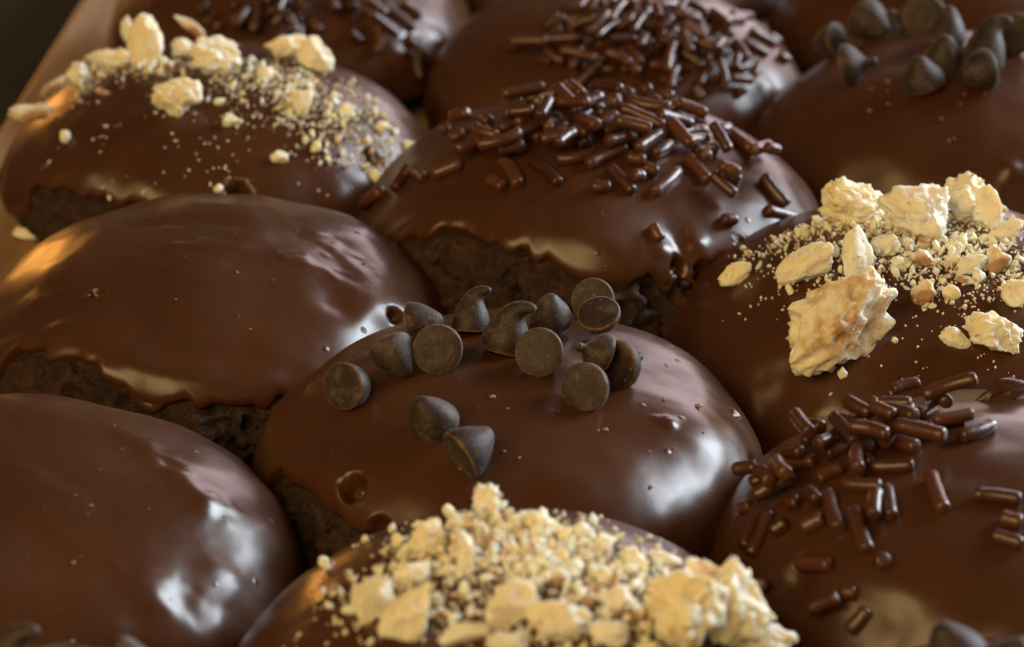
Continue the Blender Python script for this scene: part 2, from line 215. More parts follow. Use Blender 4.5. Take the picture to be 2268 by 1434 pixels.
# nut pieces: cookie, centre, half sizes, length and width directions, style, seed
NUTS = [
    ('F', (-10.28, 4.67, 27.06), (4.5, 3.36, 2.69), (1.0, 0.0, 0.0), (0.0, 0.41, 0.91), 'c', 0),
    ('F', (-2.32, -1.97, 28.46), (5.29, 4.26, 2.98), (0.98, -0.07, -0.16), (0.17, 0.4, 0.9), 'c', 1),
    ('F', (5.27, 4.61, 27.54), (4.94, 3.35, 2.68), (0.97, -0.11, -0.24), (0.26, 0.39, 0.88), 'c', 2),
    ('F', (6.89, 1.32, 27.63), (2.07, 3.55, 1.04), (0.94, 0.14, 0.31), (-0.34, 0.38, 0.86), 's', 3),
    ('F', (-16.53, -8.64, 24.16), (4.74, 2.53, 1.52), (0.79, 0.25, 0.56), (-0.62, 0.32, 0.72), 's', 4),
    ('F', (-11.42, -10.28, 25.75), (2.52, 3.58, 1.26), (0.99, 0.06, 0.13), (-0.14, 0.4, 0.9), 'w', 5),
    ('F', (-15.03, -22.63, 21.65), (8.68, 5.74, 3.56), (0.79, 0.25, 0.56), (-0.62, 0.32, 0.72), 't', 6),
    ('F', (4.12, -23.38, 21.33), (4.17, 2.45, 1.96), (0.95, -0.13, -0.28), (0.31, 0.39, 0.87), 'c', 7),
    ('F', (0.0, -23.1, 20.3), (2.16, 1.22, 0.61), (0.97, -0.11, -0.24), (0.26, 0.39, 0.88), 's', 8),
    ('F', (8.43, -16.13, 23.26), (1.86, 1.75, 1.4), (1.0, 0.0, 0.0), (0.0, 0.41, 0.91), 's', 9),
    ('F', (3.03, -11.15, 24.86), (2.5, 1.25, 0.75), (0.98, 0.08, 0.19), (-0.21, 0.4, 0.89), 's', 10),
    ('F', (6.78, -9.91, 24.88), (1.77, 1.77, 1.06), (1.0, 0.0, 0.0), (0.0, 0.41, 0.91), 'k', 11),
    ('F', (4.0, -12.6, 24.07), (1.02, 0.96, 0.77), (1.0, 0.0, 0.0), (0.0, 0.41, 0.91), 's', 12),
    ('F', (0.33, -15.97, 23.28), (1.13, 1.01, 0.91), (1.0, 0.0, 0.0), (0.0, 0.41, 0.91), 's', 13),
    ('F', (-3.2, -16.18, 23.4), (1.86, 1.41, 0.7), (0.77, 0.26, 0.59), (-0.64, 0.31, 0.7), 'k', 14),
    ('F', (-7.06, -6.63, 25.7), (2.01, 1.44, 0.86), (0.94, 0.14, 0.31), (-0.34, 0.38, 0.86), 'c', 15),
    ('F', (-2.84, -9.9, 25.19), (1.71, 1.28, 0.77), (0.94, -0.14, -0.31), (0.34, 0.38, 0.86), 'k', 16),
    ('F', (8.96, -2.77, 26.24), (2.61, 1.16, 0.58), (0.94, 0.14, 0.31), (-0.34, 0.38, 0.86), 's', 17),
    ('F', (-5.75, -10.63, 24.84), (1.42, 1.14, 0.68), (1.0, 0.0, 0.0), (0.0, 0.41, 0.91), 'c', 18),
    ('F', (2.16, -6.34, 25.82), (1.72, 1.15, 0.57), (0.87, 0.2, 0.46), (-0.5, 0.35, 0.79), 'c', 19),
    ('F', (-25.56, -1.07, 19.48), (2.34, 1.52, 0.76), (0.93, 0.15, 0.34), (-0.37, 0.38, 0.85), 's', 20),
    ('F', (-13.97, -25.41, 16.52), (0.72, 0.83, 0.58), (1.0, 0.0, 0.0), (0.0, 0.41, 0.91), 'c', 21),
    ('F', (-15.16, -24.27, 16.8), (0.67, 0.67, 0.53), (1.0, 0.0, 0.0), (0.0, 0.41, 0.91), 'c', 22),
    ('G', (-9.51, 2.02, 27.82), (3.05, 4.57, 2.13), (0.99, -0.06, -0.13), (0.14, 0.4, 0.9), 's', 23),
    ('G', (1.18, -3.73, 27.14), (3.96, 3.36, 2.69), (1.0, 0.0, 0.0), (0.0, 0.41, 0.91), 'c', 24),
    ('G', (-4.0, -14.33, 24.84), (3.87, 3.02, 2.11), (0.99, -0.06, -0.13), (0.14, 0.4, 0.9), 'c', 25),
    ('G', (10.45, 7.7, 24.75), (3.57, 1.99, 1.59), (0.99, 0.06, 0.13), (-0.14, 0.4, 0.9), 'c', 26),
    ('G', (15.37, 5.96, 24.64), (3.05, 3.19, 2.44), (0.94, 0.14, 0.31), (-0.34, 0.38, 0.86), 's', 27),
    ('G', (14.13, -12.37, 23.72), (1.84, 2.37, 1.29), (0.91, -0.17, -0.39), (0.42, 0.37, 0.83), 's', 28),
    ('G', (-25.63, -6.01, 19.43), (4.1, 1.61, 1.13), (0.98, 0.07, 0.16), (-0.17, 0.4, 0.9), 'k', 29),
    ('G', (-20.4, 2.58, 22.42), (1.87, 1.97, 1.31), (1.0, 0.0, 0.0), (0.0, 0.41, 0.91), 'c', 30),
    ('G', (-16.01, 5.2, 24.19), (3.84, 1.58, 1.1), (1.0, -0.01, -0.03), (0.03, 0.41, 0.91), 'c', 31),
    ('G', (-4.38, 15.46, 25.45), (3.33, 0.9, 0.45), (0.79, -0.25, -0.56), (0.62, 0.32, 0.72), 'k', 32),
    ('G', (-14.32, 14.7, 25.71), (1.04, 2.14, 0.73), (1.0, 0.0, 0.0), (0.0, 0.41, 0.91), 'c', 33),
    ('G', (-4.37, 4.71, 25.78), (2.24, 1.63, 1.14), (1.0, 0.0, 0.0), (0.0, 0.41, 0.91), 'c', 34),
    ('G', (4.01, -17.65, 22.51), (1.43, 1.1, 0.77), (1.0, 0.0, 0.0), (0.0, 0.41, 0.91), 'c', 35),
    ('G', (11.58, -22.53, 18.77), (1.42, 0.97, 0.68), (1.0, 0.0, 0.0), (0.0, 0.41, 0.91), 's', 36),
    ('G', (-20.22, -15.13, 18.94), (0.98, 1.11, 0.69), (0.87, -0.2, -0.46), (0.5, 0.35, 0.79), 's', 37),
    ('G', (20.66, -9.9, 20.85), (1.32, 0.92, 0.65), (0.87, -0.2, -0.46), (0.5, 0.35, 0.79), 's', 38),
    ('G', (29.69, -7.4, 14.77), (1.2, 0.87, 0.61), (0.87, -0.2, -0.46), (0.5, 0.35, 0.79), 's', 39),
    ('G', (-24.85, 7.77, 18.81), (2.4, 0.82, 0.41), (0.77, 0.26, 0.59), (-0.64, 0.31, 0.7), 'k', 40),
    ('G', (3.07, -27.34, 15.7), (0.7, 0.77, 0.49), (1.0, 0.0, 0.0), (0.0, 0.41, 0.91), 's', 41),
    ('G', (24.96, -17.87, 14.17), (1.18, 0.85, 0.59), (0.77, -0.26, -0.59), (0.64, 0.31, 0.7), 's', 42),
    ('G', (8.46, -4.35, 24.92), (1.2, 1.33, 0.84), (1.0, 0.0, 0.0), (0.0, 0.41, 0.91), 'c', 43),
    ('G', (16.53, -19.43, 19.23), (0.78, 0.84, 0.54), (1.0, 0.0, 0.0), (0.0, 0.41, 0.91), 's', 44),
    ('G', (25.65, -8.53, 18.11), (1.33, 0.86, 0.6), (0.94, -0.14, -0.31), (0.34, 0.38, 0.86), 'c', 45),
    ('B', (16.44, -9.34, 27.75), (4.73, 4.84, 3.79), (0.97, -0.11, -0.24), (0.26, 0.39, 0.88), 'c', 46),
    ('B', (21.78, -5.76, 25.07), (3.9, 4.81, 3.12), (0.98, 0.07, 0.16), (-0.17, 0.4, 0.9), 'c', 47),
    ('B', (19.8, 1.8, 24.23), (3.01, 1.85, 1.48), (0.87, -0.2, -0.46), (0.5, 0.35, 0.79), 'k', 48),
    ('B', (-10.44, -10.96, 26.92), (2.33, 3.89, 1.63), (0.82, -0.23, -0.52), (0.57, 0.33, 0.75), 's', 49),
    ('B', (-14.14, -6.53, 26.27), (2.21, 2.34, 1.54), (0.98, 0.07, 0.16), (-0.17, 0.4, 0.9), 'w', 50),
    ('B', (-9.99, -3.17, 27.32), (2.17, 1.4, 1.12), (1.0, 0.0, 0.0), (0.0, 0.41, 0.91), 's', 51),
    ('B', (-0.95, -11.36, 28.16), (3.32, 2.12, 1.49), (0.87, 0.2, 0.46), (-0.5, 0.35, 0.79), 's', 52),
    ('B', (4.56, -12.54, 27.25), (3.63, 2.09, 1.46), (0.97, -0.11, -0.24), (0.26, 0.39, 0.88), 's', 53),
    ('B', (-5.1, -12.89, 26.05), (2.64, 1.1, 0.77), (0.97, 0.11, 0.24), (-0.26, 0.39, 0.88), 's', 54),
    ('B', (-2.93, 9.46, 28.8), (1.65, 2.08, 1.32), (0.94, -0.14, -0.31), (0.34, 0.38, 0.86), 'c', 55),
    ('B', (-1.61, 5.09, 28.72), (1.39, 1.16, 0.92), (1.0, 0.0, 0.0), (0.0, 0.41, 0.91), 's', 56),
    ('B', (-8.95, 2.91, 28.05), (2.12, 1.89, 1.51), (0.94, 0.14, 0.31), (-0.34, 0.38, 0.86), 'c', 57),
    ('B', (2.97, 4.28, 28.87), (2.12, 1.29, 1.03), (0.97, -0.11, -0.24), (0.26, 0.39, 0.88), 'c', 58),
    ('B', (6.92, 4.06, 28.25), (1.38, 1.15, 0.92), (1.0, 0.0, 0.0), (0.0, 0.41, 0.91), 'c', 59),
    ('B', (9.09, 2.4, 27.83), (1.29, 1.19, 0.96), (1.0, 0.0, 0.0), (0.0, 0.41, 0.91), 'c', 60),
    ('B', (-4.94, -2.9, 29.68), (1.0, 2.95, 0.7), (0.99, 0.06, 0.13), (-0.14, 0.4, 0.9), 'c', 61),
    ('B', (-6.04, 7.0, 27.96), (1.16, 1.02, 0.82), (1.0, 0.0, 0.0), (0.0, 0.41, 0.91), 'c', 62),
    ('B', (12.03, 0.17, 27.21), (1.42, 1.37, 1.1), (0.98, 0.07, 0.16), (-0.17, 0.4, 0.9), 'c', 63),
    ('B', (4.47, -5.64, 28.28), (1.03, 1.16, 0.82), (1.0, 0.0, 0.0), (0.0, 0.41, 0.91), 'k', 64),
    ('B', (10.26, -8.61, 27.38), (1.78, 1.56, 1.25), (1.0, 0.0, 0.0), (0.0, 0.41, 0.91), 'c', 65),
    ('B', (24.93, -4.94, 20.76), (3.43, 1.83, 1.46), (1.0, 0.0, 0.0), (0.0, 0.41, 0.91), 'c', 66),
    ('B', (15.21, 3.34, 25.7), (1.85, 0.92, 0.74), (0.98, -0.07, -0.16), (0.17, 0.4, 0.9), 'c', 67),
    ('B', (9.01, -4.63, 27.74), (1.35, 1.12, 0.9), (1.0, 0.0, 0.0), (0.0, 0.41, 0.91), 'c', 68),
    ('B', (2.24, -3.37, 28.59), (1.13, 0.9, 0.72), (1.0, 0.0, 0.0), (0.0, 0.41, 0.91), 'c', 69),
    ('B', (9.21, -12.87, 26.32), (1.98, 1.54, 1.23), (1.0, 0.0, 0.0), (0.0, 0.41, 0.91), 'c', 70),
    ('B', (-0.94, -14.88, 26.18), (2.4, 1.31, 1.05), (1.0, 0.0, 0.0), (0.0, 0.41, 0.91), 'c', 71),
]
# sprinkles: cookie, two ends, radius
SPRINKLES = [
    ('H', (-7.79, -12.79, 26.32), (-4.58, -18.18, 25.47), 0.86),
    ('H', (2.6, -15.62, 26.58), (5.25, -19.32, 24.8), 0.85),
    ('H', (8.29, -18.47, 24.25), (11.65, -13.21, 25.2), 0.88),
    ('H', (13.37, -9.62, 25.71), (15.79, -13.47, 23.93), 0.86),
    ('H', (16.46, -14.46, 25.03), (19.08, -16.53, 23.24), 0.84),
    ('H', (0.03, -19.72, 25.53), (2.17, -19.58, 25.44), 0.88),
    ('H', (-11.95, -11.34, 25.81), (-10.04, -16.69, 24.64), 0.94),
    ('H', (-13.72, -14.47, 24.44), (-12.03, -16.54, 24.16), 0.93),
    ('H', (-21.28, -9.27, 23.35), (-17.95, -9.04, 24.68), 0.93),
    ('H', (-26.94, -6.4, 19.99), (-25.28, -2.82, 21.62), 0.86),
    ('H', (-31.73, -0.05, 15.05), (-29.01, -3.36, 18.34), 0.9),
    ('H', (-24.6, -4.77, 21.96), (-23.06, -8.66, 22.46), 0.87),
    ('H', (8.01, -23.8, 21.46), (8.85, -25.09, 20.19), 0.86),
    ('H', (17.71, -19.07, 20.49), (19.19, -18.3, 20.21), 0.85),
    ('H', (24.03, -13.93, 19.74), (28.69, -10.51, 17.14), 0.86),
    ('H', (23.85, -8.7, 22.49), (26.62, -11.3, 19.74), 0.95),
    ('H', (17.52, -14.07, 26.24), (19.76, -14.2, 25.38), 0.93),
    ('H', (18.5, -10.76, 23.82), (20.16, -11.35, 23.06), 0.93),
    ('H', (6.6, -17.56, 26.21), (5.61, -18.29, 26.52), 0.93),
    ('H', (-4.49, -13.43, 26.97), (0.41, -12.28, 27.47), 0.91),
    ('H', (-0.39, -15.0, 26.89), (4.35, -10.97, 27.67), 0.92),
    ('H', (-6.12, -5.17, 28.05), (-3.55, -3.72, 28.39), 0.94),
    ('H', (-9.35, -3.52, 27.95), (-7.07, -7.29, 27.67), 0.94),
    ('H', (-2.06, -1.91, 28.43), (1.61, 3.27, 28.41), 0.85),
    ('H', (3.82, 10.15, 27.25), (3.76, 3.91, 28.03), 0.91),
    ('H', (3.16, 0.11, 28.46), (6.08, -3.06, 28.12), 0.92),
    ('H', (6.27, 2.56, 28.14), (8.52, -1.59, 27.61), 0.9),
    ('H', (9.32, 9.81, 27.23), (12.57, 4.39, 26.71), 0.86),
    ('H', (9.56, 3.62, 27.44), (12.42, 1.6, 26.75), 0.89),
    ('H', (13.36, 3.15, 26.56), (16.25, 3.28, 26.01), 0.85),
    ('H', (11.24, -3.95, 26.96), (16.01, 0.01, 26.14), 0.95),
    ('H', (8.59, -10.91, 26.94), (10.76, -7.49, 26.79), 0.94),
    ('H', (-1.81, -10.27, 27.92), (-0.54, -9.3, 28.09), 0.9),
    ('H', (-4.21, -7.22, 29.01), (-2.89, -11.36, 28.63), 0.87),
    ('H', (-6.69, -12.34, 29.45), (-3.43, -11.58, 30.12), 0.94),
    ('H', (-10.26, -8.94, 26.75), (-8.92, -8.82, 27.02), 0.9),
    ('H', (-12.85, -8.57, 26.35), (-10.8, -7.36, 27.05), 0.94),
    ('H', (-16.17, -5.18, 26.33), (-14.41, -6.79, 26.45), 0.94),
    ('H', (-19.08, -1.62, 25.57), (-17.79, -1.12, 26.14), 0.9),
    ('H', (-20.68, 5.02, 24.32), (-19.95, 5.53, 24.58), 0.89),
    ('H', (-15.66, 4.14, 26.45), (-14.02, 0.6, 27.28), 0.91),
    ('H', (-19.08, 5.68, 26.23), (-17.15, 4.24, 27.19), 0.89),
    ('H', (6.97, -5.66, 27.78), (9.34, -4.36, 27.31), 0.86),
    ('H', (5.49, -8.57, 27.81), (7.15, -9.23, 27.45), 0.87),
    ('H', (1.05, -2.46, 28.52), (2.7, -5.31, 28.39), 0.93),
    ('H', (2.78, -7.83, 28.86), (4.44, -8.02, 28.71), 0.84),
    ('H', (14.43, -7.14, 25.93), (17.22, -5.52, 25.55), 0.84),
    ('H', (15.06, -9.78, 26.12), (16.01, -9.13, 26.03), 0.91),
    ('H', (18.2, 1.83, 25.62), (19.6, 3.47, 25.23), 0.87),
    ('H', (20.17, 0.75, 25.15), (22.3, -2.48, 24.39), 0.9),
    ('H', (22.69, -4.74, 24.96), (24.94, -1.0, 24.31), 0.89),
    ('H', (24.36, -5.0, 25.51), (25.92, -4.32, 24.82), 0.88),
    ('H', (0.6, 16.23, 26.52), (1.99, 16.22, 26.7), 0.95),
    ('H', (4.08, 14.34, 27.04), (6.11, 10.8, 27.54), 0.86),
    ('H', (-4.7, 16.32, 26.35), (-2.35, 16.07, 26.09), 0.89),
    ('H', (-3.91, 7.07, 28.12), (-2.64, 4.44, 28.37), 0.86),
    ('H', (-6.11, 4.53, 28.35), (-5.03, 5.53, 28.33), 0.91),
    ('H', (-10.89, 8.47, 27.14), (-9.37, 7.65, 27.62), 0.87),
    ('H', (5.05, -13.03, 27.21), (6.98, -13.22, 26.83), 0.88),
    ('H', (7.22, -14.75, 26.31), (8.63, -14.91, 25.83), 0.92),
    ('H', (-0.99, 0.5, 29.94), (0.33, 5.28, 29.74), 0.87),
    ('H', (-8.29, 1.56, 28.17), (-6.3, 2.27, 28.34), 0.9),
    ('H', (-12.23, -3.09, 27.63), (-11.1, -2.37, 27.87), 0.94),
    ('H', (11.39, -0.22, 28.62), (12.61, 4.49, 28.43), 0.85),
    ('H', (8.03, 14.02, 27.07), (9.0, 14.3, 27.31), 0.84),
    ('H', (10.94, 9.09, 28.19), (11.85, 8.63, 28.04), 0.86),
    ('K', (-9.63, -7.29, 23.76), (-9.16, -13.58, 22.44), 0.76),
    ('K', (-7.58, -9.33, 23.98), (-4.51, -9.31, 24.46), 0.75),
    ('K', (-7.23, -12.7, 23.21), (-5.05, -17.24, 22.39), 0.71),
    ('K', (-17.44, -12.6, 20.46), (-14.57, -13.12, 21.42), 0.72),
    ('K', (-15.85, -10.43, 21.55), (-10.82, -13.68, 22.32), 0.71),
    ('K', (-12.51, -17.83, 20.68), (-10.78, -19.53, 20.49), 0.73),
    ('K', (-8.77, -19.08, 21.1), (-5.02, -22.13, 20.74), 0.69),
    ('K', (-4.02, -20.74, 21.48), (-2.29, -21.08, 21.59), 0.76),
    ('K', (-2.85, -23.06, 20.62), (-1.03, -23.16, 20.55), 0.77),
    ('K', (0.22, -22.5, 20.23), (0.92, -23.45, 21.02), 0.78),
    ('K', (2.36, -21.96, 20.98), (3.15, -22.68, 20.44), 0.69),
    ('K', (0.92, -20.29, 21.96), (5.88, -19.25, 21.74), 0.72),
    ('K', (4.64, -21.67, 20.8), (10.89, -20.42, 20.03), 0.78),
    ('K', (5.6, -18.42, 22.69), (11.51, -15.88, 22.7), 0.76),
    ('K', (9.8, -18.3, 21.42), (11.22, -18.03, 21.2), 0.73),
    ('K', (12.4, -9.87, 23.25), (13.6, -3.57, 23.52), 0.78),
    ('K', (6.92, -6.46, 24.7), (9.34, -2.21, 24.47), 0.75),
    ('K', (3.83, -5.48, 24.92), (5.35, -11.69, 24.27), 0.77),
    ('K', (13.78, -14.42, 22.05), (14.68, -11.9, 22.56), 0.72),
    ('K', (-3.37, -17.34, 22.64), (0.12, -16.4, 23.19), 0.71),
    ('K', (0.66, -14.44, 23.71), (2.46, -12.6, 24.11), 0.73),
    ('K', (6.43, -23.65, 19.12), (8.83, -23.21, 18.76), 0.7),
    ('K', (11.28, -23.63, 17.58), (12.37, -24.37, 16.51), 0.72),
    ('K', (-7.64, -22.7, 19.88), (-6.1, -25.82, 18.32), 0.78),
    ('K', (15.86, -20.16, 18.15), (14.47, -20.65, 18.24), 0.72),
    ('K', (16.57, -18.4, 18.67), (19.75, -15.64, 18.35), 0.7),
    ('K', (13.06, -17.3, 20.99), (13.61, -18.37, 20.25), 0.76),
    ('K', (15.42, -16.13, 20.59), (16.85, -15.01, 20.47), 0.72),
    ('K', (19.68, -10.08, 20.64), (23.34, -9.41, 18.39), 0.72),
    ('K', (21.25, -4.84, 20.59), (25.1, -3.82, 18.13), 0.7),
    ('K', (25.78, -6.79, 17.15), (26.89, -6.31, 16.33), 0.78),
    ('K', (16.69, -5.4, 22.62), (20.38, -0.28, 21.18), 0.73),
    ('K', (18.52, -0.28, 21.8), (21.86, 4.92, 19.81), 0.71),
    ('K', (24.48, -1.62, 18.79), (25.95, -1.18, 17.61), 0.69),
    ('K', (8.66, -14.33, 22.88), (7.61, -15.18, 23.54), 0.69),
    ('K', (10.34, -13.26, 23.28), (10.69, -14.52, 22.83), 0.7),
    ('K', (-6.6, -12.67, 24.38), (-4.91, -14.53, 24.25), 0.69),
    ('K', (-1.51, -6.57, 24.91), (-0.57, -7.1, 24.86), 0.74),
    ('K', (-3.45, -4.47, 25.79), (-4.11, -8.46, 25.37), 0.71),
    ('K', (17.04, -20.77, 18.33), (20.22, -19.0, 17.41), 0.78),
    ('K', (18.6, -19.67, 15.67), (18.98, -20.9, 16.44), 0.7),
    ('K', (8.01, -10.33, 24.34), (9.49, -7.03, 24.36), 0.73),
    ('K', (-0.08, -10.06, 24.57), (1.67, -8.3, 24.76), 0.78),
    ('K', (14.74, -4.26, 23.58), (15.61, -7.08, 23.19), 0.73),
    ('K', (-2.01, -12.31, 24.08), (-0.4, -13.3, 23.94), 0.71),
    ('K', (4.43, -14.84, 23.53), (5.64, -13.17, 23.97), 0.73),
    ('C', (-13.91, 10.9, 22.04), (-10.59, 5.58, 23.32), 0.8),
    ('C', (-12.27, 8.76, 24.07), (-13.16, 8.13, 24.88), 0.85),
    ('C', (-11.11, 9.07, 24.99), (-11.03, 7.77, 25.06), 0.89),
    ('C', (-9.22, 8.74, 23.47), (-8.46, 9.73, 23.44), 0.83),
    ('C', (-7.6, 7.8, 23.68), (-5.97, 9.91, 23.63), 0.83),
    ('C', (-5.2, 12.36, 24.37), (-4.71, 7.72, 25.17), 0.82),
    ('C', (-5.41, 4.58, 24.41), (-3.22, 4.39, 24.67), 0.83),
    ('C', (-4.04, -0.56, 24.86), (-0.37, 2.36, 24.87), 0.9),
    ('C', (-8.67, 3.97, 23.91), (-7.15, 2.18, 24.43), 0.82),
    ('C', (-20.76, 6.81, 20.6), (-19.07, 8.71, 20.93), 0.81),
    ('C', (-21.18, 9.53, 21.71), (-19.21, 5.51, 23.09), 0.9),
    ('C', (-17.68, 5.85, 21.95), (-16.5, 5.3, 22.25), 0.86),
    ('C', (-12.87, 2.2, 23.27), (-9.27, -1.39, 24.04), 0.9),
    ('C', (-14.17, -4.38, 23.0), (-10.25, -5.22, 23.66), 0.87),
    ('C', (-15.8, 0.02, 22.68), (-14.0, 0.62, 23.03), 0.89),
    ('C', (-18.73, 1.34, 21.8), (-16.92, 1.95, 22.35), 0.88),
    ('C', (-22.7, 2.2, 20.03), (-20.35, 0.64, 21.19), 0.86),
    ('C', (-20.08, -3.89, 21.32), (-17.87, -2.87, 22.07), 0.81),
    ('C', (-17.56, -6.71, 22.08), (-14.12, -8.55, 22.81), 0.82),
    ('C', (-8.37, -7.91, 23.69), (-7.81, -14.13, 22.84), 0.9),
    ('C', (-19.44, -7.84, 21.45), (-18.94, -14.32, 20.58), 0.9),
    ('C', (-17.08, -12.34, 21.69), (-16.32, -18.39, 20.12), 0.9),
    ('C', (-13.43, -9.79, 23.07), (-13.4, -14.29, 22.16), 0.84),
    ('C', (-14.78, -11.65, 23.57), (-15.36, -15.07, 22.68), 0.87),
    ('C', (-15.09, -19.59, 19.35), (-14.77, -20.6, 20.12), 0.89),
    ('C', (-23.61, -6.54, 19.63), (-22.78, -7.08, 20.03), 0.86),
    ('C', (-25.49, -9.35, 17.74), (-24.37, -9.18, 18.56), 0.87),
    ('C', (-22.37, -11.52, 19.23), (-20.63, -11.67, 20.4), 0.88),
    ('C', (-27.97, -9.94, 15.05), (-25.79, -5.93, 18.18), 0.83),
    ('C', (-28.5, -8.1, 15.07), (-26.54, -4.24, 17.73), 0.9),
    ('C', (-26.95, -3.1, 18.86), (-23.12, -3.09, 21.23), 0.91),
    ('C', (-28.43, -0.91, 16.05), (-27.43, -1.61, 16.73), 0.81),
    ('C', (-27.09, 1.43, 17.97), (-24.18, 1.66, 19.96), 0.87),
    ('C', (-3.98, -12.1, 23.6), (0.6, -12.89, 23.36), 0.8),
    ('C', (-1.68, -15.94, 22.72), (0.15, -16.52, 22.53), 0.9),
    ('C', (-2.71, -18.36, 21.86), (-0.24, -19.39, 21.48), 0.81),
    ('C', (-23.07, -15.37, 16.88), (-20.32, -18.23, 18.24), 0.91),
    ('C', (-18.89, -21.9, 16.95), (-17.98, -22.34, 17.14), 0.87),
    ('C', (-22.53, -22.39, 15.1), (-19.8, -23.2, 17.05), 0.81),
    ('C', (-18.48, -24.59, 13.94), (-16.78, -23.87, 15.76), 0.82),
    ('C', (-27.01, -14.06, 13.53), (-27.11, -15.2, 14.22), 0.87),
    ('C', (-24.73, -1.34, 22.18), (-24.02, -5.6, 22.76), 0.9),
    ('C', (-21.68, -6.95, 21.35), (-20.91, -9.13, 21.48), 0.82),
    ('C', (-15.61, -1.91, 22.78), (-14.36, -2.54, 22.81), 0.8),
    ('C', (-11.3, 3.24, 23.96), (-10.16, 4.01, 24.15), 0.9),
    ('C', (-16.5, -5.58, 22.45), (-15.77, -4.94, 22.63), 0.81),
    ('C', (-26.52, -1.12, 20.79), (-25.78, -4.9, 21.52), 0.89),
    ('J', (-13.35, -23.13, 18.62), (-12.63, -21.88, 19.61), 0.87),
    ('J', (-12.17, -25.4, 17.51), (-10.7, -24.44, 18.54), 0.88),
    ('J', (-10.82, -26.53, 17.12), (-9.67, -26.22, 17.64), 0.84),
    ('J', (-6.19, -26.59, 17.52), (-7.08, -27.42, 18.02), 0.88),
    ('J', (-5.51, -27.52, 18.8), (-4.39, -25.38, 20.32), 0.82),
    ('J', (-2.92, -25.92, 18.89), (-0.21, -24.58, 19.7), 0.88),
    ('J', (-0.68, -27.06, 18.06), (0.55, -28.31, 16.9), 0.87),
    ('J', (5.2, -26.3, 18.13), (6.28, -27.48, 16.93), 0.83),
    ('J', (11.94, -22.13, 19.29), (10.67, -22.6, 19.36), 0.84),
    ('J', (13.77, -21.98, 18.81), (14.92, -22.48, 18.12), 0.85),
    ('J', (16.21, -19.54, 18.91), (21.44, -20.66, 14.95), 0.83),
    ('J', (19.59, -17.09, 18.16), (22.28, -17.16, 16.01), 0.88),
    ('J', (20.29, -23.13, 14.26), (24.07, -22.29, 9.89), 0.85),
    ('J', (-8.19, -23.33, 19.68), (-7.05, -22.9, 20.11), 0.8),
    ('J', (2.98, -24.63, 19.51), (3.71, -23.33, 20.17), 0.82),
    ('J', (7.4, -23.1, 19.83), (8.41, -22.36, 20.0), 0.87),
]
# tangled heaps of sprinkles: cookie, centre x y, spread x y, count, radius
HEAPS = [
    ('H', 0.2, -4.5, 9.5, 5, 120, 0.86),
    ('K', 3.4, -15.2, 11, 6.5, 120, 0.72),
    ('J', 5.5, -23.4, 11, 6, 34, 0.82),
    ('C', -13.7, 2.4, 6.5, 5, 58, 0.84),
]
# crumb scatters: cookie, centre x y, spread x y, count, size range, heap height
CRUMBS = [
    ('F', -3.0, -6.8, 18, 7, 260, 0.22, 1.05, 0.9),
    ('F', 5.0, -7.5, 13, 9, 210, 0.22, 1.1, 0.9),
    ('F', -12.3, 4.4, 9, 5, 130, 0.22, 0.9, 0.9),
    ('F', -1.3, -17.3, 12, 10, 22, 0.2, 0.6, 0.9),
    ('F', -9.3, -25.5, 12, 6, 12, 0.2, 0.6, 0.9),
    ('F', -0.1, 2.8, 18, 6, 160, 0.3, 1.1, 0.9),
    ('G', 10.3, -3.0, 12, 9, 140, 0.22, 0.95, 0.9),
    ('G', 17.5, -12.4, 13, 10, 150, 0.22, 0.95, 0.9),
    ('G', 22.7, -12.7, 10, 8, 60, 0.25, 0.9, 0.9),
    ('G', -11.4, 0.4, 9, 6, 70, 0.3, 1.1, 0.9),
    ('G', -1.5, -19.7, 20, 12, 26, 0.2, 0.6, 0.9),
    ('G', -18.4, 11.3, 8, 5, 40, 0.3, 1.1, 0.9),
    ('B', -2.8, 1.6, 12, 8, 190, 0.28, 1.25, 0.9),
    ('B', -2.8, 4.4, 7, 4, 120, 0.35, 1.25, 3.2),
    ('B', 6.4, -1.4, 14, 9, 190, 0.28, 1.2, 0.9),
    ('B', 0.4, -6.3, 17, 10, 170, 0.25, 1.0, 0.9),
    ('B', 12.7, -2.2, 11, 7, 150, 0.35, 1.4, 0.9),
    ('B', 10.7, -10.3, 12, 6, 70, 0.4, 1.3, 0.9),
    ('B', -11.9, -2.5, 9, 8, 40, 0.3, 1.0, 0.9),
    ('E', 8.6, -12.7, 18, 9, 15, 0.2, 0.5, 0.9),
    ('A', 12.4, -8.1, 20, 18, 16, 0.14, 0.34, 0.9),
    ('D', 3.1, -15.9, 20, 14, 12, 0.1, 0.22, 0.9),
    ('I', -14.6, -15.3, 18, 12, 14, 0.25, 0.6, 0.9),
    ('H', -0.8, -23.9, 18, 9, 5, 0.1, 0.2, 0.9),
]
RIDGE = (2.6, 15.0)

